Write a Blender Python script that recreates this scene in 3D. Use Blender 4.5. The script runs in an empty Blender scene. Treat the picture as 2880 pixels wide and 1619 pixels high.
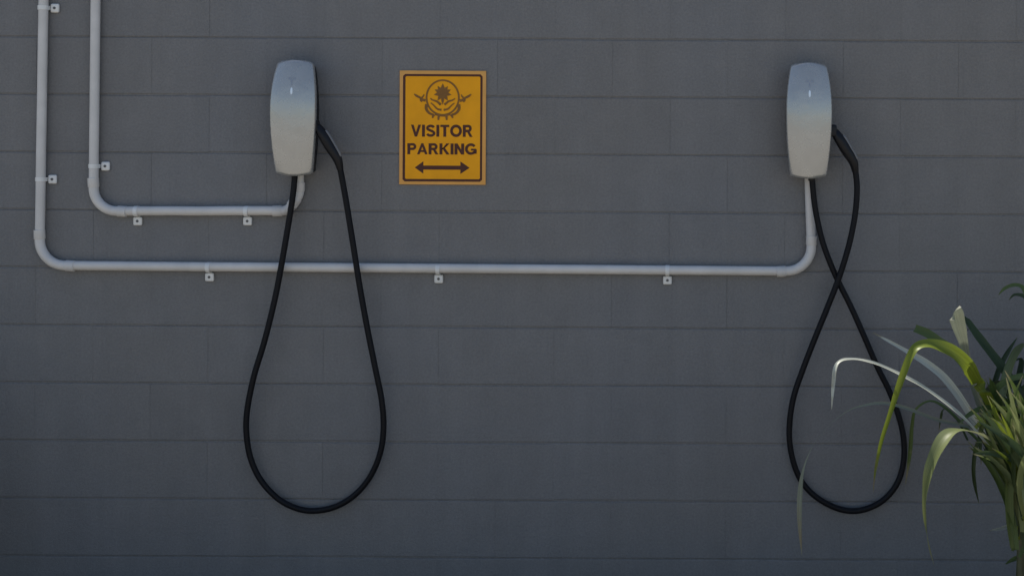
import bpy, bmesh, math, random
from mathutils import Vector, Matrix, noise
random.seed(7)
R = math.radians
scene = bpy.context.scene
C = scene.collection

# ------------------------------------------------------------------ camera
D = 5.0                                   # metres from lens to the face of the wall (y = 0)
W = 2880 / 810.0                          # metres of wall across the frame
PXM = W / 2576.0                          # metres per photo pixel on the wall (2576 px wide view)
CX, CZ = 0.60, 1.60                       # lens position
ROLL = R(0.31)
cam_d = bpy.data.cameras.new('camera'); cam = bpy.data.objects.new('camera', cam_d); C.objects.link(cam)
scene.camera = cam
cam_d.sensor_width = 36.0; cam_d.lens = 36.0 * D / W
cam.location = (CX, -D, CZ)
cam.rotation_euler = (Matrix.Rotation(R(90), 3, 'X') @ Matrix.Rotation(ROLL, 3, 'Z')).to_euler()
cam_d.shift_x = -CX / W
cam_d.shift_y = -(CZ - 1.14) / W
cam_d.clip_start = 0.05; cam_d.clip_end = 2000

# ------------------------------------------------------------------ sky, sun, exposure
SUN_EL, SUN_AZ = R(61), R(-150)           # azimuth from the wall's outward normal: the sun stands behind the wall, the face is in open shade
sun_dir = Vector((math.cos(SUN_EL) * math.sin(SUN_AZ), -math.cos(SUN_EL) * math.cos(SUN_AZ), math.sin(SUN_EL)))
w = bpy.data.worlds.new('World'); scene.world = w; w.use_nodes = True
nt = w.node_tree; bg = nt.nodes['Background']
sky = nt.nodes.new('ShaderNodeTexSky'); sky.sky_type = 'NISHITA'; sky.sun_disc = False
sky.sun_elevation = SUN_EL; sky.sun_rotation = math.atan2(sun_dir.x, sun_dir.y)
sky.air_density = 1.0; sky.dust_density = 0.9; sky.ozone_density = 1.0
nt.links.new(sky.outputs[0], bg.inputs[0]); bg.inputs[1].default_value = 0.098
sl = bpy.data.lights.new('sun', 'SUN'); so = bpy.data.objects.new('sun', sl); C.objects.link(so)
sl.energy = 4.5; sl.angle = R(0.55); sl.color = (1.0, 0.93, 0.82)
so.location = sun_dir * 20
so.rotation_euler = (-sun_dir).to_track_quat('-Z', 'Y').to_euler()
vs = scene.view_settings
vs.view_transform = 'Standard'; vs.look = 'None'; vs.gamma = 1.0; vs.use_curve_mapping = False
vs.exposure = 0.64

# ------------------------------------------------------------------ helpers
def P(u, v, d):
    """photo pixel (2576 wide view) -> point d metres in front of the wall"""
    ix, iy = (u - 1288) * PXM, (724 - v) * PXM          # offset from frame centre, wall scale
    ix -= CX; iy -= (CZ - 1.14)                         # from the lens axis
    x = ix * math.cos(ROLL) - iy * math.sin(ROLL); z = ix * math.sin(ROLL) + iy * math.cos(ROLL)
    k = (D - d) / D
    return Vector((CX + x * k, -d, CZ + z * k))

def Zp(x, y, d):                                        # pixel of the enlarged plant detail
    return P((2200 + x / 1.7265) / 1.118, (780 + y / 1.7265) / 1.118, d)

def tag(o, label=None, cat=None, group=None, kind=None):
    if label: o['label'] = label
    if cat: o['category'] = cat
    if group: o['group'] = group
    if kind: o['kind'] = kind
    return o

def empty(name, loc, label, cat, group=None):
    o = bpy.data.objects.new(name, None); C.objects.link(o); o.location = loc
    o.empty_display_size = 0.1
    return tag(o, label, cat, group)

def obj(name, me, mat, parent=None, smooth=True, angle=35):
    if isinstance(me, bmesh.types.BMesh):
        m = bpy.data.meshes.new(name); bmesh.ops.recalc_face_normals(me, faces=me.faces)
        me.to_mesh(m); me.free(); me = m
    if smooth:
        me.shade_smooth(); me.set_sharp_from_angle(angle=R(angle))
    if mat and not me.materials: me.materials.append(mat)
    o = bpy.data.objects.new(name, me); C.objects.link(o)
    if parent:
        o.parent = parent
        o.matrix_parent_inverse = world_of(parent).inverted()
    return o

def world_of(o):
    m = o.matrix_basis.copy()
    if o.parent: m = world_of(o.parent) @ o.matrix_parent_inverse @ m
    return m

def catmull(pts, n=8):
    out = []
    for i in range(len(pts) - 1):
        p0 = pts[max(i - 1, 0)]; p1 = pts[i]; p2 = pts[i + 1]; p3 = pts[min(i + 2, len(pts) - 1)]
        for k in range(n):
            t = k / n
            out.append(tuple(0.5 * ((2 * b) + (-a + c) * t + (2 * a - 5 * b + 4 * c - d) * t * t + (-a + 3 * b - 3 * c + d) * t ** 3)
                             for a, b, c, d in zip(p0, p1, p2, p3)))
    out.append(tuple(pts[-1]))
    return out

def tube(bm, path, radii, seg=16, flat=1.0, cap=True):
    """sweep a circle along a path (parallel transport); flat squeezes the section along the wall normal"""
    path = [Vector(p) for p in path]
    if not hasattr(radii, '__len__'): radii = [radii] * len(path)
    rings = []; T0 = (path[1] - path[0]).normalized()
    N = Vector((0, -1, 0)); N = (N - T0 * N.dot(T0))
    if N.length < 1e-3: N = T0.orthogonal()
    N.normalize()
    for i, p in enumerate(path):
        T = (path[min(i + 1, len(path) - 1)] - path[max(i - 1, 0)]).normalized()
        N = (N - T * N.dot(T)).normalized(); B = T.cross(N)
        rings.append([bm.verts.new(p + (N * math.cos(a) * flat + B * math.sin(a)) * radii[i])
                      for a in [2 * math.pi * k / seg for k in range(seg)]])
    for a, b in zip(rings, rings[1:]):
        for k in range(seg):
            bm.faces.new((a[k], a[(k + 1) % seg], b[(k + 1) % seg], b[k]))
    if cap:
        bm.faces.new(rings[0][::-1]); bm.faces.new(rings[-1])

def box(bm, x0, x1, y0, y1, z0, z1):
    v = [bm.verts.new((x, y, z)) for x in (x0, x1) for y in (y0, y1) for z in (z0, z1)]
    for f in ((0, 1, 3, 2), (4, 6, 7, 5), (0, 4, 5, 1), (2, 3, 7, 6), (0, 2, 6, 4), (1, 5, 7, 3)):
        bm.faces.new([v[i] for i in f])
    return v

def bevel_box(x0, x1, y0, y1, z0, z1, r, seg=2):
    bm = bmesh.new(); box(bm, x0, x1, y0, y1, z0, z1)
    bmesh.ops.bevel(bm, geom=bm.edges[:], offset=r, segments=seg, profile=0.5, affect='EDGES')
    return bm

# ------------------------------------------------------------------ materials
def new_mat(name):
    m = bpy.data.materials.new(name); m.use_nodes = True
    return m, m.node_tree.nodes, m.node_tree.links, m.node_tree.nodes['Principled BSDF']

def noise_tex(n, l, scale, detail=4, rough=0.55, coord='Object', vec=None):
    t = n.new('ShaderNodeTexNoise'); t.inputs['Scale'].default_value = scale
    t.inputs['Detail'].default_value = detail; t.inputs['Roughness'].default_value = rough
    if vec is not None: l.new(vec, t.inputs['Vector'])
    else:
        c = n.new('ShaderNodeTexCoord'); l.new(c.outputs[coord], t.inputs['Vector'])
    return t

def plain(name, col, rough=0.5, spec=0.5, coat=0.0, var=0.06, scale=30, bump=0.0, bscale=300, metal=0.0, ior=1.5, bdist=0.001):
    m, n, l, b = new_mat(name)
    t = noise_tex(n, l, scale)
    r = n.new('ShaderNodeMapRange'); r.inputs[1].default_value = 0.3; r.inputs[2].default_value = 0.7
    r.inputs[3].default_value = 1 - var; r.inputs[4].default_value = 1 + var
    l.new(t.outputs['Fac'], r.inputs[0])
    mx = n.new('ShaderNodeVectorMath'); mx.operation = 'SCALE'; mx.inputs[0].default_value = col
    l.new(r.outputs[0], mx.inputs['Scale']); l.new(mx.outputs[0], b.inputs['Base Color'])
    r2 = n.new('ShaderNodeMapRange'); r2.inputs[3].default_value = max(rough - 0.08, 0.02); r2.inputs[4].default_value = rough + 0.08
    l.new(t.outputs['Fac'], r2.inputs[0]); l.new(r2.outputs[0], b.inputs['Roughness'])
    b.inputs['Specular IOR Level'].default_value = spec; b.inputs['IOR'].default_value = ior
    b.inputs['Coat Weight'].default_value = coat; b.inputs['Coat Roughness'].default_value = 0.08
    b.inputs['Metallic'].default_value = metal
    if bump:
        t2 = noise_tex(n, l, bscale, 3); bp = n.new('ShaderNodeBump'); bp.inputs['Strength'].default_value = bump
        bp.inputs['Distance'].default_value = bdist
        l.new(t2.outputs['Fac'], bp.inputs['Height']); l.new(bp.outputs[0], b.inputs['Normal'])
    return m

def wall_mat():
    m, n, l, b = new_mat('painted_block')
    geo = n.new('ShaderNodeNewGeometry')
    big = noise_tex(n, l, 0.9, 3, 0.5, vec=geo.outputs['Position'])
    mid = noise_tex(n, l, 9, 5, 0.6, vec=geo.outputs['Position'])
    mp = n.new('ShaderNodeMapping'); mp.inputs['Scale'].default_value = (14, 14, 0.9); l.new(geo.outputs['Position'], mp.inputs[0])
    streak = noise_tex(n, l, 1.0, 4, 0.6, vec=mp.outputs[0])
    oi = n.new('ShaderNodeObjectInfo')
    grain = noise_tex(n, l, 130, 4, 0.7, vec=geo.outputs['Position'])
    ramp = n.new('ShaderNodeMix'); ramp.data_type = 'RGBA'
    ramp.inputs[6].default_value = (0.174, 0.170, 0.168, 1); ramp.inputs[7].default_value = (0.166, 0.168, 0.175, 1)
    mr = n.new('ShaderNodeMapRange'); mr.inputs[1].default_value = 0.38; mr.inputs[2].default_value = 0.62
    l.new(big.outputs['Fac'], mr.inputs[0]); l.new(mr.outputs[0], ramp.inputs[0])
    def mrange(src, lo, hi, a=0.3, c=0.7):
        r = n.new('ShaderNodeMapRange'); r.inputs[1].default_value = a; r.inputs[2].default_value = c
        r.inputs[3].default_value = lo; r.inputs[4].default_value = hi; l.new(src, r.inputs[0]); return r.outputs[0]
    f = None
    for s in (mrange(mid.outputs['Fac'], 0.95, 1.05), mrange(streak.outputs['Fac'], 0.96, 1.04),
              mrange(oi.outputs['Random'], 0.985, 1.015, 0, 1), mrange(grain.outputs['Fac'], 0.86, 1.14)):
        if f is None: f = s
        else:
            k = n.new('ShaderNodeMath'); k.operation = 'MULTIPLY'; l.new(f, k.inputs[0]); l.new(s, k.inputs[1]); f = k.outputs[0]
    sc = n.new('ShaderNodeVectorMath'); sc.operation = 'SCALE'
    l.new(ramp.outputs[2], sc.inputs[0]); l.new(f, sc.inputs['Scale']); l.new(sc.outputs[0], b.inputs['Base Color'])
    b.inputs['Roughness'].default_value = 0.62; b.inputs['Specular IOR Level'].default_value = 0.35
    fine = noise_tex(n, l, 260, 3, 0.6, vec=geo.outputs['Position'])
    pit = noise_tex(n, l, 45, 4, 0.6, vec=geo.outputs['Position'])
    ad = n.new('ShaderNodeMath'); ad.operation = 'ADD'; l.new(fine.outputs['Fac'], ad.inputs[0]); l.new(pit.outputs['Fac'], ad.inputs[1])
    bp = n.new('ShaderNodeBump'); bp.inputs['Strength'].default_value = 0.9; bp.inputs['Distance'].default_value = 0.0022
    l.new(ad.outputs[0], bp.inputs['Height']); l.new(bp.outputs[0], b.inputs['Normal'])
    return m

def leaf_mat(name, top, under, gloss=0.35, trans=0.25):
    m, n, l, b = new_mat(name)
    geo = n.new('ShaderNodeNewGeometry'); uv = n.new('ShaderNodeUVMap')
    mp = n.new('ShaderNodeMapping'); mp.inputs['Scale'].default_value = (9, 0.6, 1); l.new(uv.outputs[0], mp.inputs[0])
    vein = noise_tex(n, l, 3.0, 3, 0.6, vec=mp.outputs[0])
    blot = noise_tex(n, l, 14, 4, 0.6)
    mx = n.new('ShaderNodeMix'); mx.data_type = 'RGBA'; mx.inputs[6].default_value = (*top, 1); mx.inputs[7].default_value = (*under, 1)
    l.new(geo.outputs['Backfacing'], mx.inputs[0])
    # dry, straw coloured tips and flecks
    sep = n.new('ShaderNodeSeparateXYZ'); l.new(uv.outputs[0], sep.inputs[0])
    ad = n.new('ShaderNodeMath'); ad.operation = 'ADD'; l.new(sep.outputs['Y'], ad.inputs[0])
    s = n.new('ShaderNodeMath'); s.operation = 'MULTIPLY_ADD'; s.inputs[1].default_value = 0.5; s.inputs[2].default_value = -0.25
    l.new(blot.outputs['Fac'], s.inputs[0]); l.new(s.outputs[0], ad.inputs[1])
    tip = n.new('ShaderNodeMapRange'); tip.inputs[1].default_value = 0.90; tip.inputs[2].default_value = 1.02; l.new(ad.outputs[0], tip.inputs[0])
    m2 = n.new('ShaderNodeMix'); m2.data_type = 'RGBA'; m2.inputs[7].default_value = (0.22, 0.19, 0.12, 1)
    l.new(tip.outputs[0], m2.inputs[0]); l.new(mx.outputs[2], m2.inputs[6])
    r = n.new('ShaderNodeMapRange'); r.inputs[1].default_value = 0.3; r.inputs[2].default_value = 0.7
    r.inputs[3].default_value = 0.62; r.inputs[4].default_value = 1.32; l.new(vein.outputs['Fac'], r.inputs[0])
    sc = n.new('ShaderNodeVectorMath'); sc.operation = 'SCALE'; l.new(m2.outputs[2], sc.inputs[0]); l.new(r.outputs[0], sc.inputs['Scale'])
    l.new(sc.outputs[0], b.inputs['Base Color'])
    b.inputs['Roughness'].default_value = gloss; b.inputs['Specular IOR Level'].default_value = 0.35
    tr = n.new('ShaderNodeBsdfTranslucent'); l.new(sc.outputs[0], tr.inputs['Color'])
    ms = n.new('ShaderNodeMixShader'); ms.inputs[0].default_value = trans
    l.new(b.outputs[0], ms.inputs[1]); l.new(tr.outputs[0], ms.inputs[2]); l.new(ms.outputs[0], n['Material Output'].inputs[0])
    return m

M = {
    'wall': wall_mat(),
    'conduit': plain('grey_conduit_plastic', (0.585, 0.568, 0.552), 0.42, var=0.07, scale=14),
    'clip': plain('pale_clip_plastic', (0.70, 0.70, 0.69), 0.45),
    'screw': plain('screw_steel', (0.10, 0.10, 0.105), 0.45, metal=0.5),
    'face': plain('silver_white_faceplate', (0.40, 0.40, 0.385), 0.27, 0.5, 0.25, var=0.04, scale=22, metal=0.5, bump=0.35, bscale=9, bdist=0.006),
    'black': plain('black_plastic', (0.006, 0.0065, 0.009), 0.45, 0.28, var=0.1),
    'cable': plain('black_cable_rubber', (0.004, 0.0045, 0.007), 0.55, 0.2, var=0.15, scale=20),
    'darkgrey': plain('dark_grey_plastic', (0.15, 0.155, 0.165), 0.4, 0.5),
    'emblem': plain('pale_grey_print', (0.24, 0.27, 0.33), 0.3, 0.5, var=0.02),
    'yellow': plain('amber_sign_face', (0.86, 0.372, 0.012), 0.55, 0.15, var=0.07, scale=11),
    'rim': plain('pale_amber_sign_edge', (0.72, 0.365, 0.10), 0.5, 0.2, var=0.05, scale=18),
    'ink': plain('brown_sign_print', (0.075, 0.022, 0.012), 0.5, 0.3, var=0.08),
    'ink2': plain('faded_brown_sign_print', (0.22, 0.10, 0.02), 0.5, 0.3, var=0.12),
    'leaf_mid': leaf_mat('strap_leaf_green', (0.085, 0.125, 0.035), (0.14, 0.18, 0.09), 0.5),
    'leaf_dark': leaf_mat('strap_leaf_deep_green', (0.042, 0.068, 0.026), (0.08, 0.105, 0.06), 0.52),
    'leaf_yellow': leaf_mat('strap_leaf_yellow_green', (0.16, 0.205, 0.022), (0.17, 0.21, 0.04), 0.45, 0.3),
    'leaf_pale': leaf_mat('strap_leaf_sunlit_pale', (0.46, 0.48, 0.41), (0.46, 0.48, 0.41), 0.4, 0.25),  # leaf colour raised towards white to carry sunlight and sheen
    'leaf_light': leaf_mat('strap_leaf_light_green', (0.16, 0.19, 0.075), (0.21, 0.23, 0.13), 0.5, 0.3),
    'leaf_sage': leaf_mat('strap_leaf_sage', (0.20, 0.22, 0.165), (0.24, 0.25, 0.20), 0.5, 0.25),
    'stem': plain('plant_stem', (0.055, 0.06, 0.025), 0.6, var=0.3, scale=40, bump=0.6, bscale=90),
}
def led_mat():
    m, n, l, b = new_mat('indicator_lens')
    b.inputs['Base Color'].default_value = (0.55, 0.62, 0.70, 1); b.inputs['Roughness'].default_value = 0.15
    b.inputs['Emission Color'].default_value = (0.62, 0.80, 1.0, 1); b.inputs['Emission Strength'].default_value = 0.08
    return m
M['led'] = led_mat()

# ------------------------------------------------------------------ ground
def ground():
    m, n, l, b = new_mat('pale_concrete')
    t = noise_tex(n, l, 60, 6, 0.7); t2 = noise_tex(n, l, 1.3, 3)
    cr = n.new('ShaderNodeValToRGB'); cr.color_ramp.elements[0].color = (0.225, 0.205, 0.175, 1); cr.color_ramp.elements[1].color = (0.37, 0.34, 0.29, 1)
    ad = n.new('ShaderNodeMath'); ad.operation = 'MULTIPLY'; l.new(t.outputs['Fac'], ad.inputs[0]); l.new(t2.outputs['Fac'], ad.inputs[1])
    s = n.new('ShaderNodeMath'); s.operation = 'MULTIPLY'; s.inputs[1].default_value = 2; l.new(ad.outputs[0], s.inputs[0])
    l.new(s.outputs[0], cr.inputs[0]); l.new(cr.outputs[0], b.inputs['Base Color']); b.inputs['Roughness'].default_value = 0.85
    bp = n.new('ShaderNodeBump'); bp.inputs['Strength'].default_value = 0.6; bp.inputs['Distance'].default_value = 0.004
    l.new(t.outputs['Fac'], bp.inputs['Height']); l.new(bp.outputs[0], b.inputs['Normal'])
    bm = bmesh.new()
    vs_ = [bm.verts.new(p) for p in ((-300, -300, 0), (300, -300, 0), (300, 300, 0), (-300, 300, 0))]; bm.faces.new(vs_)
    o = obj('ground', bm, m, smooth=False); tag(o, kind='structure')
    return o
ground()
def garden_bed():
    m, n, l, b = new_mat('dark_soil')
    t = noise_tex(n, l, 38, 6, 0.7); cr = n.new('ShaderNodeValToRGB')
    cr.color_ramp.elements[0].color = (0.018, 0.013, 0.009, 1); cr.color_ramp.elements[1].color = (0.075, 0.052, 0.034, 1)
    l.new(t.outputs['Fac'], cr.inputs[0]); l.new(cr.outputs[0], b.inputs['Base Color']); b.inputs['Roughness'].default_value = 0.95
    rnd = random.Random(9); bm = bmesh.new(); nx, ny = 120, 14; g = []
    for i in range(nx + 1):
        row = []
        for j in range(ny + 1):
            x = -4.0 + 8.7 * i / nx; y = 0.03 - 1.15 * j / ny
            e = min(1, (ny - j) / 2.5)
            row.append(bm.verts.new((x, y, .004 + .05 * e + e * .03 * noise.noise(Vector((x * 3, y * 3, 0))) + e * rnd.uniform(0, .012))))
        g.append(row)
    for i in range(nx):
        for j in range(ny): bm.faces.new((g[i][j], g[i][j + 1], g[i + 1][j + 1], g[i + 1][j]))
    tag(obj('garden_bed', bm, m, angle=180), kind='structure')
garden_bed()

# ------------------------------------------------------------------ block wall
X0 = (102 - 1440) / 810.0                              # a vertical joint of the odd courses
def block_wall():
    root = empty('block_wall', (0, 0.1, 0), 'dark grey painted concrete block wall carrying the chargers', 'wall')
    g, gp = 0.0045, 0.0017                              # bed joints are raked, upright joints all but filled by paint
    def block_mesh(x0, x1):
        bm = bmesh.new(); box(bm, x0 + gp / 2, x1 - gp / 2, 0, 0.19, g / 2, 0.2 - g / 2)
        ed = [e for e in bm.edges if all(abs(v.co.y) < 1e-6 for v in e.verts) and abs(e.verts[0].co.z - e.verts[1].co.z) < 1e-6]
        bmesh.ops.bevel(bm, geom=ed, offset=0.0030, segments=2, profile=0.5, affect='EDGES')
        bmesh.ops.recalc_face_normals(bm, faces=bm.faces)
        me = bpy.data.meshes.new('block'); bm.to_mesh(me); bm.free(); me.materials.append(M['wall'])
        return me
    full = block_mesh(-0.2, 0.2); half = block_mesh(-0.1, 0.1)
    k0, k1, NC = -6, 16, 12
    xl, xr = X0 + 0.4 * k0, X0 + 0.4 * k1
    perps = bmesh.new()
    for c in range(NC):
        z = 0.2 * c
        cells = []
        if c % 2 == 1: cells = [(xl + 0.4 * i, xl + 0.4 * i + 0.4) for i in range(k1 - k0)]
        else:
            cells = [(xl, xl + 0.2)] + [(xl + 0.2 + 0.4 * i, xl + 0.6 + 0.4 * i) for i in range(k1 - k0 - 1)] + [(xr - 0.2, xr)]
        for a, b_ in cells:
            o = bpy.data.objects.new('block', full if b_ - a > 0.3 else half); C.objects.link(o); o.parent = root
            o.location = ((a + b_) / 2 + random.uniform(-.0003, .0003), -0.1 + random.uniform(-0.0004, 0.0004), z + random.uniform(-.0011, .0011))
            o.rotation_euler = (random.uniform(-.0015, .0015), random.uniform(-.0018, .0018), random.uniform(-.0006, .0006))
            if b_ < xr - 0.01:
                box(perps, b_ - gp / 2 - 0.0002, b_ + gp / 2 + 0.0002, 0.0007, 0.15, z + g / 2, z + 0.2 - g / 2)
    o = obj('perpend_mortar', perps, M['wall'], root, smooth=False)
    bm = bmesh.new(); box(bm, xl + 0.01, xr - 0.01, 0.0036, 0.186, 0.001, 0.2 * NC - 0.004)
    obj('mortar', bm, M['wall'], root, smooth=False)
block_wall()

# ------------------------------------------------------------------ conduits
CR = 0.0162                                            # conduit radius
CD = 0.0205                                            # its centre line in front of the wall
def fillet(pts, rads, n=14):
    """polyline with rounded corners -> list of ('line', a, b) / ('arc', [points])"""
    out = []; start = pts[0]
    for i in range(1, len(pts) - 1):
        p = pts[i]; a = (pts[i - 1] - p).normalized(); b = (pts[i + 1] - p).normalized()
        ang = a.angle(b); t = rads[i - 1] / math.tan(ang / 2)
        s, e = p + a * t, p + b * t
        c = p + (a + b).normalized() * (rads[i - 1] / math.sin(ang / 2))
        va, vb = s - c, e - c; tot = va.angle(vb); ax = va.cross(vb).normalized()
        out.append(('line', start, s))
        out.append(('arc', [c + Matrix.Rotation(tot * k / n, 3, ax) @ va for k in range(n + 1)]))
        start = e
    out.append(('line', start, pts[-1]))
    return out

def clip_parts(root, pos, along, side):
    """plastic half saddle: strap over the pipe, neck on the wall, screw boss"""
    along = along.normalized(); nrm = Vector((0, -1, 0)); side = side.normalized()
    bm = bmesh.new(); hw = 0.007
    prof = []
    for k in range(13):
        a = math.pi * (k / 12.0)
        prof.append((math.cos(a) * (CR + 0.0018), math.sin(a) * (CR + 0.0018)))
    prof = [(CR + 0.0018, -(CD - 0.002))] + prof + [(-(CR + 0.0018), -(CD - 0.008))]
    inner = [(x * (CR + 0.0004) / (CR + 0.0018), y * (CR + 0.0004) / (CR + 0.0018) if y > 0 else y) for x, y in prof]
    rows = []
    for s in (-hw, hw):
        rows.append([[bm.verts.new(pos + along * s + side * x + nrm * y) for x, y in pr] for pr in (prof, inner)])
    n = len(prof)
    for i in range(n - 1):
        bm.faces.new((rows[0][0][i], rows[0][0][i + 1], rows[1][0][i + 1], rows[1][0][i]))
        bm.faces.new((rows[0][1][i], rows[1][1][i], rows[1][1][i + 1], rows[0][1][i + 1]))
        for r in rows: bm.faces.new((r[0][i], r[1][i], r[1][i + 1], r[0][i + 1]))
    for e in (0, n - 1):
        bm.faces.new((rows[0][0][e], rows[1][0][e], rows[1][1][e], rows[0][1][e]))
    # boss
    base = pos - nrm * CD                              # on the wall
    cen = base + side * 0.0350
    M4 = Matrix((( *[side[i] for i in range(3)],), (*[along[i] for i in range(3)],), (*[nrm[i] for i in range(3)],))).transposed().to_4x4()
    b2 = bevel_box(-0.0150, 0.0150, -0.0155, 0.0155, 0.0, 0.012, 0.0056, 4)
    box(b2, -0.0185, -0.012, -0.006, 0.006, 0.0005, 0.0030)
    M4.translation = cen
    b2.transform(M4); tmp = bpy.data.meshes.new('t'); b2.to_mesh(tmp); b2.free(); bm.from_mesh(tmp); bpy.data.meshes.remove(tmp)
    c = obj('saddle_clip', bm, M['clip'], root)
    s = bmesh.new()
    bmesh.ops.create_cone(s, cap_ends=True, segments=16, radius1=0.0050, radius2=0.0044, depth=0.0024)
    s.transform(Matrix.Translation((0, 0, 0.0125)))
    box(s, -0.0038, 0.0038, -0.0006, 0.0006, 0.0136, 0.0142)
    s.transform(M4); obj('screw', s, M['screw'], c)

def conduit(label, pts, rads, clips, elbows=True):
    root = empty('wall_conduit', (pts[0].x, -0.002, pts[0].z), label, 'conduit', 'grey conduits run along the wall')
    for seg in fillet(pts, rads):
        bm = bmesh.new()
        if seg[0] == 'line':
            a, b = seg[1], seg[2]; n = 6
            tube(bm, [a.lerp(b, k / n) + Vector((0, random.uniform(-.0006, .0006), random.uniform(-.0006, .0006))) * (0 < k < n) for k in range(n + 1)], CR, 24)
            obj('pipe', bm, M['conduit'], root)
        else:
            arc = seg[1]; ta = (arc[0] - arc[1]).normalized(); tb = (arc[-1] - arc[-2]).normalized()
            ro, rs = CR * 1.04, CR * 1.17
            path = [arc[0] + ta * .034, arc[0] + ta * .0335, arc[0] + ta * .004, arc[0] + ta * .001] + arc + [arc[-1] + tb * .001, arc[-1] + tb * .004, arc[-1] + tb * .0335, arc[-1] + tb * .034]
            rad = [CR * 1.01, rs, rs, ro] + [ro] * len(arc) + [ro, rs, rs, CR * 1.01]
            tube(bm, path, rad, 24); obj('elbow', bm, M['conduit'], root)
    for (u, v, horiz) in clips:
        p = P(u, v, CD)
        clip_parts(root, p, Vector((1, 0, 0)) if horiz else Vector((0, 0, 1)), Vector((0, 0, -1)) if horiz else Vector((1, 0, 0)))
    return root

outer = [P(110.5, -60, CD), P(99, 667, CD), P(2043, 682, CD), P(2034.5, 425, CD)]
conduit('long light grey conduit running along the wall to the charger beside the plant', outer, [0.088, 0.085],
        [(108.5, 20, 0), (102.5, 451, 0), (524, 672, 1), (1102, 676.5, 1), (1679, 680, 1)])
inner = [P(241, -60, CD), P(235, 531, CD), P(724, 530, CD), P(752, 490, CD), P(753, 425, CD)]
conduit('short light grey conduit bending under the charger next to the amber sign', inner, [0.080, 0.034, 0.03],
        [(236, 418, 0), (343, 531, 1), (620, 531, 1)])

# ------------------------------------------------------------------ wall chargers
HH = 279 * PXM                                         # height of a charger
def halfw(t):
    w_ = 58.5 - (76 if t < .42 else 37) * (t - .42) ** 2
    if t < .045: w_ -= 9.0 * (1 - math.sqrt(max(0, 1 - (1 - t / .045) ** 2)))
    if t > .985: w_ -= 3.0 * (1 - math.sqrt(max(0, 1 - ((t - .985) / .015) ** 2)))
    return w_ * PXM * 0.972
def prof_d(t):
    return 1 - .62 * ((t - .48) / .48) ** 2 if t < .48 else 1 - .42 * ((t - .48) / .52) ** 2
def face_depth(t, s):
    d = 0.082 + 0.052 * prof_d(t) - 0.020 * abs(s) ** 2.2
    e = max(abs(s) - .94, 0) / .06; d -= 0.006 * e ** 2.5
    e = max(t - .975, 0) / .025; d -= 0.004 * e ** 2
    e = max(.03 - t, 0) / .03; d -= 0.007 * e ** 2
    return d
def zt(t, s):
    return -HH * t + 0.004 * (1 - s * s) * (1 - t) ** 3 - 0.007 * (1 - s * s) * t ** 4 + 0.003

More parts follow.
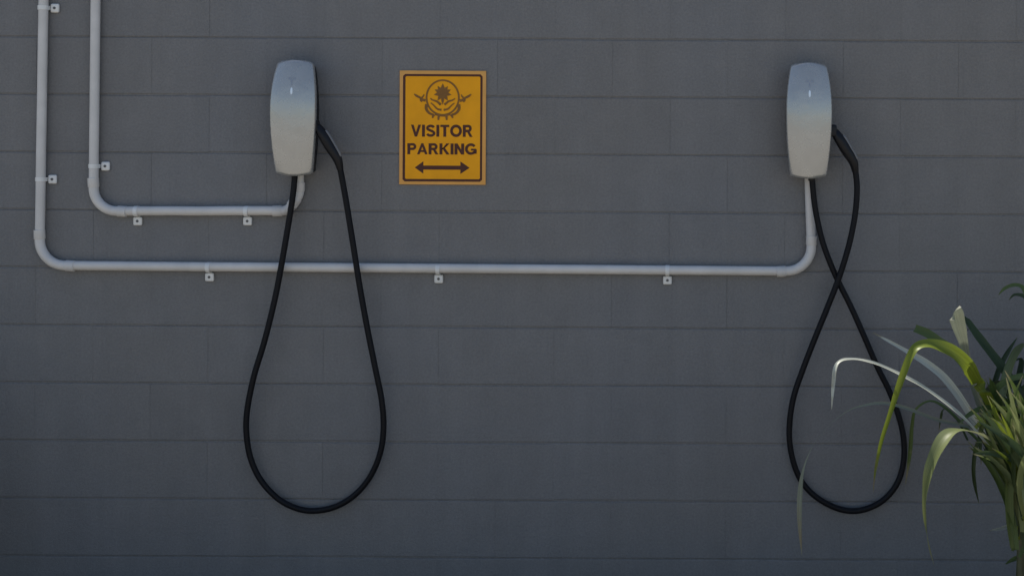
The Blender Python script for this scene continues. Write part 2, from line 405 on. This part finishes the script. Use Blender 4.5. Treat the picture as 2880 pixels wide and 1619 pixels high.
def charger(label, u, v, cable_px, cable_d, plug):
    """u, v: photo pixel of the top centre of the faceplate"""
    top = P(u, v, 0.12); cx, cz = top.x, top.z
    root = empty('wall_charger', (cx, -0.001, cz - HH), label, 'car charger', 'white car chargers on the wall')
    # faceplate
    ts = [0, .006, .014, .024, .035, .05, .08] + [.08 + .89 * i / 22 for i in range(1, 23)] + [.978, .986, .993, 1.0]
    ss = [-1, -.992, -.98, -.965, -.94] + [-.94 + 1.88 * i / 16 for i in range(1, 16)] + [.94, .965, .98, .992, 1]
    bm = bmesh.new(); grid = []; back = []
    for t in ts:
        h = halfw(t)
        grid.append([bm.verts.new((cx + s * h, -face_depth(t, s), cz + zt(t, s))) for s in ss])
    nT, nS = len(ts), len(ss)
    for i in range(nT - 1):
        for j in range(nS - 1):
            bm.faces.new((grid[i][j], grid[i + 1][j], grid[i + 1][j + 1], grid[i][j + 1]))
    loop = [grid[0][j] for j in range(nS)] + [grid[i][-1] for i in range(1, nT)] + [grid[-1][j] for j in range(nS - 2, -1, -1)] + [grid[i][0] for i in range(nT - 2, 0, -1)]
    mid = Vector((cx, 0, cz - HH / 2))
    bk = [bm.verts.new((v_.co.x * .985 + cx * .015, v_.co.y + 0.013, v_.co.z * .988 + mid.z * .012)) for v_ in loop]
    nL = len(loop)
    for i in range(nL): bm.faces.new((loop[i], bk[i], bk[(i + 1) % nL], loop[(i + 1) % nL]))
    bm.faces.new(bk)
    face = obj('faceplate', bm, M['face'], root, angle=50)
    # status light and the small mark above it, both let into the plate
    def on_face(dx, t, lift):
        s = dx / halfw(t); return Vector((cx + dx, -face_depth(t, s) - lift, cz + zt(t, s)))
    bm = bmesh.new()
    pts = [on_face(0.0, t, -0.0006) for t in (.245, .255, .275, .295, .305)]
    tube(bm, pts, [.0012, .0036, .0040, .0036, .0012], 12, flat=0.5)
    obj('indicator_light', bm, M['led'], face)
    bm = bmesh.new()
    def strip(a, b, w0, w1):
        q = []
        d_ = Vector((b[0] - a[0], b[1] - a[1])).normalized(); nx, nz = -d_.y, d_.x
        for (p, ww) in ((a, w0), (b, w1)):
            for sg in (-1, 1):
                q.append((p[0] + nx * ww * sg, p[1] + nz * ww * sg))
        vv = [bm.verts.new(on_face(x, -y_ / HH, 0.0005)) for x, y_ in (q[0], q[1], q[3], q[2])]
        bm.faces.new(vv)
    zc = -0.187 * HH
    strip((0, zc + .0045), (0, zc - .014), .0030, .0008)
    strip((-.0145, zc + .0060), (-.0036, zc + .0072), .0012, .0018)
    strip((.0145, zc + .0060), (.0036, zc + .0072), .0012, .0018)
    strip((-.0135, zc + .0105), (0, zc + .0125), .0008, .0010)
    strip((.0135, zc + .0105), (0.00001, zc + .0125), .0008, .0010)
    obj('emblem', bm, M['emblem'], face, smooth=False)
    # black body behind the plate
    bm = bmesh.new(); rings = []
    tl = [.022, .05, .1, .2, .3, .4, .5, .6, .7, .8, .9, .955, .978]
    for (y, k) in ((0.003, .80), (0.02, .84), (0.05, .90), (0.066, .925)):
        ring = []
        for t in tl: ring.append((halfw(t) * k, t))
        pts = [(cx + h, -y, cz - HH * (0.5 + (t - .5) * (.95 + .05 * k))) for h, t in ring] + [(cx - h, -y, cz - HH * (0.5 + (t - .5) * (.95 + .05 * k))) for h, t in reversed(ring)]
        rings.append([bm.verts.new(p) for p in pts])
    # front ring follows the back of the plate
    pts = [(cx + halfw(t) * .955, -face_depth(t, .955) + .012, cz - HH * t) for t in tl] + [(cx - halfw(t) * .955, -face_depth(t, .955) + .012, cz - HH * t) for t in reversed(tl)]
    rings.append([bm.verts.new(p) for p in pts])
    nn = len(pts)
    for a, b in zip(rings, rings[1:]):
        for i in range(nn): bm.faces.new((a[i], a[(i + 1) % nn], b[(i + 1) % nn], b[i]))
    bm.faces.new(rings[0]); bm.faces.new(rings[-1])
    obj('body', bm, M['black'], root, angle=40)
    # glands under the body
    bm = bmesh.new(); c0 = P(cable_px[0][0], cable_px[0][1], cable_d[0])
    tube(bm, [c0 + Vector((0, 0, .022)), c0 + Vector((0, 0, -.002)), c0 + Vector((0, 0, -.012)), c0 + Vector((0, 0, -.020))], [.0155, .0155, .013, .0112], 16)
    obj('cable_gland', bm, M['black'], root)
    # holster on the right flank
    (p0, p1, p2, p3, p4) = plug
    a = P(p0[0], p0[1], p0[2])
    bm = bevel_box(a.x - .030, a.x + .007, a.y - .020, a.y + .020, a.z - .020, a.z + .022, .007, 3)
    obj('plug_holster', bm, M['black'], root)
    # plug handle
    pp = [P(*p[:3]) for p in plug]; rr = [p[3] for p in plug]
    cp = catmull([(*p, r) for p, r in zip(pp, rr)], 8)
    bm = bmesh.new(); tube(bm, [c[:3] for c in cp], [c[3] for c in cp], 20, flat=1.05)
    handle = obj('plug_handle', bm, M['black'], root)
    bm = bmesh.new()
    sub = cp[7:25]; path = []
    for i, c in enumerate(sub):
        T = (Vector(cp[7 + i + 1][:3]) - Vector(cp[7 + i - 1][:3])).normalized()
        up = Vector((0, -1, 0)).cross(T); up = up if up.x > 0 else -up
        path.append(Vector(c[:3]) + up * (c[3] - .0008) + Vector((0, -.006, 0)))
    tube(bm, path, [.002] + [.0042] * (len(path) - 2) + [.002], 10)
    obj('release_highlight', bm, M['darkgrey'], handle)  # release strip on the handle, its grey lightened to paint in the edge highlight
    # cable
    pts = [P(x, y, d) for (x, y), d in zip(cable_px, cable_d)]
    cc = catmull([tuple(p) for p in pts], 7)
    bm = bmesh.new(); tube(bm, cc, 0.0102, 14)
    obj('charging_cable', bm, M['cable'], root)
    return root

def ramp_d(n, keys):
    """depth per control point from (index fraction, depth) keys"""
    out = []
    for i in range(n):
        f = i / (n - 1)
        for (a, da), (b, db) in zip(keys, keys[1:]):
            if a <= f <= b: out.append(da + (db - da) * (f - a) / (b - a)); break
    return out
cabA = [(742, 428), (737, 490), (716, 620), (694, 740), (666, 855), (639, 945), (622, 1030), (620, 1090), (630, 1150), (655, 1205), (698, 1252),
        (745, 1277), (790, 1284), (842, 1274), (890, 1246), (930, 1200), (956, 1140), (965, 1075), (960, 1005), (944, 925), (924, 825), (905, 720), (886, 600), (868, 490), (856, 425)]
charger('glossy white wall charger beside the amber sign, its black cable in an open loop', 735, 154, cabA,
        ramp_d(len(cabA), [(0, .062), (.15, .060), (.35, .030), (.62, .024), (.85, .056), (1, .075)]),
        [(797, 318, .088, .0135), (812, 338, .092, .0182), (830, 368, .090, .0186), (848, 398, .085, .0160), (856, 426, .076, .0112)])
cabB = [(2042, 440), (2050, 520), (2067, 600), (2088, 660), (2111, 712), (2141, 772), (2175, 848), (2207, 922), (2238, 985), (2262, 1050), (2274, 1110), (2272, 1168), (2254, 1220),
        (2218, 1260), (2172, 1281), (2128, 1283), (2080, 1266), (2036, 1234), (2006, 1190), (1989, 1130), (1986, 1070), (1996, 1000), (2020, 928), (2051, 848), (2086, 762), (2112, 694), (2136, 615), (2151, 540), (2156, 475), (2152, 430)]
charger('glossy white wall charger near the plant, its black cable crossed in a twisted loop', 2037, 161, cabB,
        ramp_d(len(cabB), [(0, .062), (.13, .046), (.35, .024), (.6, .024), (.8, .060), (.9, .074), (1, .076)]),
        [(2099, 330, .088, .0135), (2112, 350, .092, .0182), (2129, 378, .090, .0186), (2146, 406, .085, .0160), (2152, 432, .076, .0112)])

# ------------------------------------------------------------------ sign
def sign():
    a = P(1005.5, 177.5, .006); b = P(1221.5, 465, .006)
    x0, x1, z1, z0 = a.x, b.x, a.z, b.z
    root = empty('parking_sign', ((x0 + x1) / 2, -.003, z0), 'amber visitor parking sign with brown emblem, lettering and arrow', 'sign')
    ytop = -0.0065
    def S(zx, zy, lift):                               # pixel of the enlarged sign detail -> point on the panel
        fx = (zx - 130) / (1040 - 130); fz = (zy - 108) / (1332 - 108)
        return Vector((x0 + fx * (x1 - x0), ytop - lift, z1 + fz * (z0 - z1)))
    obj('sign_panel', bevel_box(x0, x1, ytop, -0.0015, z0, z1, .0012, 2), M['rim'], root)
    n_el = [0]
    def lift():
        n_el[0] += 1; return 0.0009 + n_el[0] * 0.00003
    def poly(bm, pts, L=None):
        L = lift() if L is None else L
        bm.faces.new([bm.verts.new(S(x, y, L)) for x, y in pts])
    def chamf(l, t, r, bo, c): return [(l + c, t), (r - c, t), (r, t + c), (r, bo - c), (r - c, bo), (l + c, bo), (l, bo - c), (l, t + c)]
    bm = bmesh.new(); poly(bm, chamf(166, 146, 1003, 1300, 22), .0003); obj('border_line', bm, M['ink'], root, smooth=False)
    bm = bmesh.new(); poly(bm, chamf(193, 170, 980, 1272, 10), .0006); obj('sign_face', bm, M['yellow'], root, smooth=False)
    # arrow
    bm = bmesh.new(); poly(bm, [(295, 1150), (385, 1082), (385, 1128), (775, 1128), (775, 1082), (872, 1150), (775, 1216), (775, 1172), (385, 1172), (385, 1216)])
    obj('arrow', bm, M['ink'], root, smooth=False)
    # words
    def arc(cx_, cy_, rx, ry, a0, a1, n=14):
        return [(cx_ + rx * math.cos(R(a0 + (a1 - a0) * k / n)), cy_ + ry * math.sin(R(a0 + (a1 - a0) * k / n))) for k in range(n + 1)]
    def glyph(ch):
        """(width, straight polygons, curved strokes with half width) of a bold upright capital in a box 1 high"""
        b = .25; h = b / 2
        bar = lambda x, a=0, c=1: [(x, a), (x + b, a), (x + b, c), (x, c)]
        if ch == 'I': return .25, [bar(0)], []
        if ch == 'V': return .86, [[(0, 1), (.23, 1), (.485, .20), (.43, 0), (.33, 0)], [(.63, 1), (.86, 1), (.53, 0), (.43, 0), (.375, .20)]], []
        if ch == 'A': return .90, [[(0, 0), (.22, 0), (.48, .76), (.45, 1), (.36, 1)], [(.90, 0), (.68, 0), (.42, .76), (.45, 1), (.54, 1)], [(.20, .21), (.70, .21), (.64, .38), (.26, .38)]], []
        if ch == 'T': return .76, [bar(.255, 0, .82), [(0, .81), (.76, .81), (.76, 1), (0, 1)]], []
        if ch == 'N': return .82, [bar(0), bar(.57), [(.0, 1), (.25, 1), (.82, 0), (.57, 0)]], []
        if ch == 'K': return .86, [bar(0), [(.58, 1), (.85, 1), (.34, .46), (.15, .50), (.15, .36)], [(.86, 0), (.59, 0), (.28, .48), (.43, .62)]], []
        if ch in 'PR':
            bowl = [(.12, 1 - h * .85)] + arc(.46, .70, .19, .205, 90, -90) + [(.12, .495)]
            if ch == 'P': return .74, [bar(0)], [(bowl, .108)]
            return .84, [bar(0), [(.84, 0), (.585, 0), (.36, .42), (.56, .46)]], [(bowl, .108)]
        if ch == 'O': return .98, [], [(arc(.49, .5, .385, .405, 90, 450, 26), .118)]
        if ch == 'G': return .94, [bar(.73, .08, .47), [(.50, .36), (.93, .36), (.93, .53), (.50, .53)]], [(arc(.49, .5, .385, .405, 38, 318, 22) + [(.82, .20)], .116)]
        if ch == 'S': return .80, [], [(arc(.40, .715, .28, .19, 18, 200, 12) + [(.22, .59), (.40, .515), (.58, .43)] + arc(.40, .285, .30, .19, 20, -165, 12), .108)]
    def word(txt, l, t, r, bo):
        gap = .085; gl = [glyph(c) for c in txt]; tot = sum(g_[0] for g_ in gl) + gap * (len(gl) - 1)
        bm = bmesh.new(); x = 0
        for wd, polys, strokes in gl:
            q = lambda p: (l + (x + p[0]) / tot * (r - l), bo + p[1] * (t - bo))
            for pl in polys: poly(bm, [q(p) for p in pl])
            for st, hw in strokes:
                L = lift(); prev = None
                for i, p in enumerate(st):
                    a_ = st[max(i - 1, 0)]; c_ = st[min(i + 1, len(st) - 1)]
                    if len(st) == 27 and i in (0, 26): a_, c_ = st[25], st[1]
                    dx, dy = c_[0] - a_[0], c_[1] - a_[1]; ln = math.hypot(dx, dy) or 1
                    cur = [bm.verts.new(S(*q((p[0] + sg * -dy / ln * hw, p[1] + sg * dx / ln * hw)), L)) for sg in (-1, 1)]
                    if prev: bm.faces.new((prev[0], prev[1], cur[1], cur[0]))
                    prev = cur
            x += wd + gap
        obj('lettering', bm, M['ink'], root, smooth=False)
    word('VISITOR', 252, 690, 902, 818); word('PARKING', 216, 890, 940, 1008)
    # emblem: a ring round a flower, sprigs at the sides, drops below
    em = bmesh.new()
    def stroke(pts, w0, w1=None, n=5):
        w1 = w0 if w1 is None else w1
        c = catmull(pts, n); L = lift(); prev = None
        for i, p in enumerate(c):
            q = c[min(i + 1, len(c) - 1)]; o = c[max(i - 1, 0)]
            dx, dy = q[0] - o[0], q[1] - o[1]; ln = math.hypot(dx, dy) or 1
            ww = w0 + (w1 - w0) * i / (len(c) - 1)
            cur = (em.verts.new(S(p[0] - dy / ln * ww, p[1] + dx / ln * ww, L)), em.verts.new(S(p[0] + dy / ln * ww, p[1] - dx / ln * ww, L)))
            if prev: em.faces.new((prev[0], prev[1], cur[1], cur[0]))
            prev = cur
    def petal(x, y, ang, ln, wd):
        pts = []
        for k in range(13):
            f = k / 12; pts.append((f * ln, wd * math.sin(math.pi * f ** .8) * (1 - .25 * f)))
        pts = pts + [(a_, -b_) for a_, b_ in pts[-2:0:-1]]
        ca, sa = math.cos(ang), math.sin(ang)
        poly(em, [(x + a_ * ca - b_ * sa, y + a_ * sa + b_ * ca) for a_, b_ in pts])
    ring = [(585 + 170 * math.cos(k * 2 * math.pi / 28), 398 + 186 * math.sin(k * 2 * math.pi / 28)) for k in range(29)]
    stroke(ring, 9)
    for a_ in (-90, -55, -125, -25, -155, 10, 170, 55, 125):           # flower
        petal(585, 352, R(a_), 108 if a_ == -90 else 94, 24)
    petal(585, 380, R(90), 95, 17)
    for sg in (-1, 1):
        X = lambda q: 585 + sg * q
        stroke([(X(20), 475), (X(60), 440), (X(105), 425), (X(130), 405)], 13, 5)
        stroke([(X(12), 530), (X(55), 520), (X(95), 480), (X(125), 455)], 11, 5)
        stroke([(X(168), 470), (X(172), 520), (X(140), 565), (X(95), 582)], 17, 10)
        stroke([(X(180), 430), (X(215), 420), (X(245), 395), (X(300), 362)], 15, 7)
        stroke([(X(215), 440), (X(232), 420), (X(205), 385), (X(195), 365)], 12, 5)
        stroke([(X(245), 395), (X(275), 385), (X(292), 372)], 12, 4)
        stroke([(X(28), 575), (X(40), 600), (X(44), 640)], 17, 8)
        stroke([(X(88), 580), (X(100), 596), (X(106), 618)], 15, 7)
    stroke([(505, 575), (545, 588), (585, 592), (625, 588), (665, 575)], 10)
    obj('emblem', em, M['ink2'], root, smooth=False)
sign()

# ------------------------------------------------------------------ strap leaved plant
def leaf(root, pts, widths, mat, face=(0, -.72, .69), twist=0.0, fold=0.34, n=7, blunt=False):
    """ribbon leaf with a folded midrib. pts: 3D control points base -> tip; widths: half widths at the points"""
    c = catmull([(*p, w_) for p, w_ in zip(pts, widths)], n)
    N0 = Vector(face).normalized(); nn = len(c)
    bm = bmesh.new(); uvl = bm.loops.layers.uv.new('UVMap'); rows = []
    for i, q in enumerate(c):
        p = Vector(q[:3]); T = (Vector(c[min(i + 1, nn - 1)][:3]) - Vector(c[max(i - 1, 0)][:3])).normalized()
        f = i / (nn - 1)
        B = T.cross(N0)
        if B.length < .05: B = T.orthogonal()
        B.normalize(); Nn = B.cross(T).normalized()
        B = Matrix.Rotation(twist * f, 3, T) @ B; Nn = Matrix.Rotation(twist * f, 3, T) @ Nn
        hw = max(q[3], .0004)
        rows.append([bm.verts.new(p + B * hw * s + Nn * hw * fold * abs(s) ** 1.3 + Nn * hw * .06 * math.sin(f * 37 + s * 2)) for s in (-1, -.5, 0, .5, 1)])
    for i in range(nn - 1):
        for j in range(4):
            fa = bm.faces.new((rows[i][j], rows[i][j + 1], rows[i + 1][j + 1], rows[i + 1][j]))
            for lp, (uu, vv) in zip(fa.loops, ((j / 4, i), ((j + 1) / 4, i), ((j + 1) / 4, i + 1), (j / 4, i + 1))):
                lp[uvl].uv = (uu, vv / (nn - 1) * (0.6 if blunt else 1.0))
    me = bpy.data.meshes.new('leaf'); bm.to_mesh(me); bm.free()
    return obj('leaf', me, M[mat], root, angle=180)

def plant():
    base = P(2590, 1560, 0.68); base.z = 0
    root = empty('strap_leaf_plant', base, 'green strap leaved plant with long arching leaves in front of the wall', 'plant')
    # canes
    def cane(b, t, r0, r1):
        m = b.lerp(t, .5) + Vector((random.uniform(-.02, .02), random.uniform(-.02, .02), 0))
        c = catmull([(*b, r0), (*m, (r0 + r1) / 2), (*t, r1)], 14)
        rad = [q[3] * (1.12 if i % 4 == 0 else 1.0) for i, q in enumerate(c)]
        bm = bmesh.new(); tube(bm, [q[:3] for q in c], rad, 12); obj('stem', bm, M['stem'], root)
    crown1 = Zp(1060, 760, .62); crown2 = Zp(1230, 700, .70); crown3 = Zp(1330, 800, .52)
    cane(Vector((base.x - .02, base.y, -.02)), Zp(1165, 1000, .64), .014, .011)
    cane(Vector((base.x + .06, base.y - .05, -.02)), crown2, .017, .012)
    cane(Vector((base.x + .15, base.y + .10, -.02)), crown3, .018, .012)
    px = 1 / 1.7265 / 810                              # metres per pixel of the enlarged detail
    def L(pts, ws, mat, d0, d1, **k):
        n = len(pts); dm = k.pop('dm', None)
        P3 = []
        for i, (x, y) in enumerate(pts):
            f = i / (n - 1); d = d0 + (d1 - d0) * f if dm is None else ((1 - f) ** 2 * d0 + 2 * f * (1 - f) * dm + f * f * d1)
            P3.append(Zp(x, y, d))
        return leaf(root, P3, [w_ * px for w_ in ws], mat, **k)
    # leaves that stand out in the photograph
    L([(1010, 830), (920, 725), (830, 640), (700, 545), (600, 487), (480, 430), (400, 405), (335, 397), (285, 405), (258, 440), (248, 530), (240, 640)],
      [8, 11, 13, 14, 14, 12, 10, 9, 8, 8, 7, 1], 'leaf_pale', .78, .96, face=(-.15, -.42, .9))
    L([(1075, 760), (1000, 580), (950, 505), (900, 430), (835, 372), (765, 338), (700, 325), (650, 342), (618, 395), (590, 470), (558, 560), (520, 680), (482, 800), (455, 930), (442, 1040)],
      [16, 24, 27, 30, 32, 28, 22, 18, 17, 16, 14, 11, 9, 7, 1], 'leaf_yellow', .56, .70, dm=1.2, face=(-.45, -.75, .49))
    L([(1000, 790), (930, 690), (860, 580), (790, 490), (720, 430), (660, 390), (590, 350), (510, 305), (440, 268)],
      [12, 16, 17, 17, 16, 14, 9, 6, 1], 'leaf_pale', .52, .40, face=(-.35, -.8, .5))
    L([(985, 700), (930, 520), (895, 400), (880, 320), (862, 255), (842, 185), (836, 166)], [14, 17, 18, 19, 27, 33, 32], 'leaf_sage', .58, .72, face=(-.1, -.95, .3), blunt=True, fold=.35)
    L([(1020, 640), (920, 470), (840, 370), (760, 310), (700, 270), (645, 248)], [16, 22, 22, 20, 20, 18], 'leaf_mid', .50, .36, face=(-.2, -.9, .4), blunt=True)
    L([(1260, 760), (1175, 600), (1130, 530), (1060, 430), (960, 300), (900, 215), (884, 190)], [20, 22, 22, 22, 20, 15, 6], 'leaf_dark', .56, .38, face=(.2, -.9, .4), blunt=True)
    L([(1230, 1030), (1150, 920), (1080, 845), (1000, 782), (940, 755), (880, 745), (820, 757), (775, 808), (738, 885), (708, 980), (695, 1080), (700, 1200), (715, 1300), (738, 1395)],
      [14, 15, 15, 13, 12, 20, 31, 34, 31, 24, 17, 13, 8, 1], 'leaf_light', .58, .80, dm=1.2, face=(-.5, -.45, .75))
    L([(980, 740), (900, 722), (750, 690), (620, 640), (500, 610), (400, 620), (310, 652), (220, 725), (150, 815), (105, 925), (88, 1040), (85, 1180), (95, 1345)],
      [8, 8, 8, 8, 7, 5, 2, .7, .7, 5, 11, 10, 1], 'leaf_sage', .50, .55, face=(-.3, -.8, .5))
    L([(960, 800), (900, 740), (800, 640), (720, 600), (650, 640), (630, 720), (620, 850), (598, 1005)], [7, 8, 8, 6, 6, 8, 9, 1], 'leaf_mid', .48, .30)
    L([(1000, 820), (965, 790), (940, 830), (928, 930), (935, 1010), (955, 1095)], [6, 8, 9, 9, 8, 1], 'leaf_dark', .50, .42)
    L([(900, 790), (850, 690), (800, 640), (775, 660), (760, 745)], [5, 6, 6, 6, 1], 'leaf_dark', .46, .34)
    L([(960, 760), (1000, 620), (1040, 545), (1100, 500), (1174, 482), (1260, 500)], [9, 13, 16, 16, 15, 8], 'leaf_mid', .58, .70)
    L([(930, 740), (1020, 650), (1100, 640), (1174, 660), (1250, 700)], [8, 12, 13, 12, 4], 'leaf_yellow', .60, .75)
    L([(1165, 1100), (1120, 900), (1075, 740), (1045, 620), (1020, 530), (1005, 485)], [18, 30, 30, 24, 14, 1], 'leaf_mid', .54, .66, face=(-.1, -.9, .4))
    L([(1200, 1200), (1130, 1120), (1060, 990), (1000, 870), (975, 820)], [9, 10, 9, 6, 1], 'leaf_dark', .50, .40)
    L([(1190, 980), (1140, 860), (1085, 720), (1020, 640), (960, 640), (900, 672), (850, 720)], [12, 18, 18, 14, 12, 9, 1], 'leaf_mid', .53, .74)
    L([(1250, 900), (1180, 760), (1120, 670), (1090, 600), (1070, 570)], [14, 18, 16, 10, 1], 'leaf_mid', .60, .70)
    L([(1240, 980), (1174, 850), (1100, 720), (1060, 600), (1035, 540)], [14, 16, 15, 10, 1], 'leaf_dark', .58, .60)
    L([(1300, 800), (1240, 420), (1200, 160), (1174, 60), (1130, 38), (1080, 55), (1050, 85)], [10, 14, 13, 12, 10, 8, 1], 'leaf_mid', .55, .50)
    L([(1330, 800), (1270, 430), (1225, 180), (1180, 100), (1130, 85), (1100, 110)], [10, 14, 13, 11, 8, 1], 'leaf_dark', .52, .45)
    L([(1010, 640), (1030, 520), (1060, 430), (1100, 355), (1142, 290)], [8, 12, 12, 9, 1], 'leaf_dark', .46, .34)
    L([(1100, 760), (1130, 600), (1150, 480), (1160, 400), (1120, 410)], [10, 14, 14, 10, 1], 'leaf_dark', .50, .40)
    L([(1190, 1280), (1160, 1215), (1110, 1208), (1060, 1220), (1008, 1228)], [6, 10, 11, 8, 2], 'leaf_pale', .52, .60)
    L([(1190, 1400), (1150, 1362), (1115, 1372), (1085, 1390)], [6, 10, 9, 2], 'leaf_mid', .52, .58)
    L([(1180, 1060), (1165, 960), (1130, 930), (1100, 950)], [8, 16, 14, 2], 'leaf_mid', .55, .62)
    # the rest of the clump, mostly past the frame
    rnd = random.Random(23)
    fresh = ('leaf_mid', 'leaf_mid', 'leaf_dark', 'leaf_light', 'leaf_light', 'leaf_mid', 'leaf_light', 'leaf_yellow')
    for i in range(140):                                # blades fanning up and out of the canes
        bx_, by = rnd.uniform(1115, 1290), rnd.uniform(900, 1330)
        tx, ty = rnd.uniform(900, 1290), rnd.uniform(430, 800)
        if tx < 985 and ty < 560: ty += 170
        sag = rnd.uniform(10, 120) * (-1 if tx < bx_ else 1); dr = rnd.uniform(0, 110); wd = rnd.uniform(9, 21)
        pts = []
        for k in range(7):
            f = k / 6
            pts.append((bx_ + (tx - bx_) * f - sag * math.sin(math.pi * f) * .5, by + (ty - by) * f + dr * f ** 3))
        d = rnd.uniform(.56, .92)
        L(pts, [wd * .55, wd * .9, wd, wd, wd * .8, wd * .5, 1], rnd.choice(fresh), d, d + rnd.uniform(-.1, .18),
          face=(rnd.uniform(-.6, .5), -.8, rnd.uniform(.1, .7)), twist=rnd.uniform(-.6, .6), n=4)
    rnd = random.Random(31)
    lim = Zp(890, 700, .5).x
    for i in range(30):
        cr = Zp(rnd.uniform(1120, 1290), rnd.uniform(700, 1200), rnd.uniform(.50, .95))
        spray(root, cr, rnd.uniform(-2.9, 2.2), rnd, lambda q: q.x > lim + .06 and q.z < 1.08, .8, 1.1, mats=fresh)
    rnd = random.Random(11)
    for cr, cnt in ((crown1, 16), (crown2, 34), (crown3, 26)):
        for i in range(cnt):
            az = rnd.uniform(-0.9, 1.2) if cr is crown1 else rnd.uniform(-math.pi, math.pi)
            spray(root, cr, az, rnd, (lambda q: True) if cr is crown1 else (lambda q: q.x > Zp(985, 700, .5).x), 1.0, 1.5)
def spray(root, cr, az, rnd, ok, scale=1.0, wide=1.0, els=(.5, 1.35), drops=(.22, .55), mats=('leaf_mid', 'leaf_mid', 'leaf_dark', 'leaf_mid', 'leaf_sage', 'leaf_light')):
    ln = rnd.uniform(.42, .8) * scale; ang = rnd.uniform(*els); drop = rnd.uniform(*drops)
    h = Vector((math.cos(az), math.sin(az), 0)); up = Vector((0, 0, 1))
    p = cr + Vector((rnd.uniform(-.02, .02), rnd.uniform(-.02, .02), rnd.uniform(-.16, .02))); pts = [p.copy()]
    for k in range(6):
        p = p + (h * math.cos(ang) + up * math.sin(ang)) * ln / 6; ang -= drop
        if p.y > -.03: p.y = -.03 - rnd.uniform(0, .02)
        pts.append(p.copy())
    if not all(ok(q) for q in pts): return
    wd = rnd.uniform(.008, .015) * scale * wide
    leaf(root, pts, [wd * f for f in (.6, .95, 1, 1, .85, .55, .05)],
         rnd.choice(mats), face=(h.x * -.3, h.y * -.3, 1), twist=rnd.uniform(-.8, .8), n=4)
plant()

# added unseen plant past the edge of the frame, dense enough to shade the wall
def shade_plant():
    base = Vector((-2.34, -.48, 0))
    root = empty('strap_leaf_plant', base, 'added strap leaved plant out of view past the conduit corner, shading the wall', 'plant')
    rnd = random.Random(5)
    for k in range(5):
        b = base + Vector((rnd.uniform(-.25, .2), rnd.uniform(-.2, .2), -.02)); t = b + Vector((rnd.uniform(-.1, .06), rnd.uniform(-.1, .1), rnd.uniform(.4, 1.0)))
        bm = bmesh.new(); tube(bm, [b, b.lerp(t, .5) + Vector((.01, .01, 0)), t], [.017, .015, .012], 10); obj('stem', bm, M['stem'], root)
        for i in range(44):
            spray(root, b.lerp(t, rnd.uniform(.45, 1)), rnd.uniform(-math.pi, math.pi), rnd, lambda q: q.x < -1.82 and q.z > .02, 1.25, 2.0)
shade_plant()
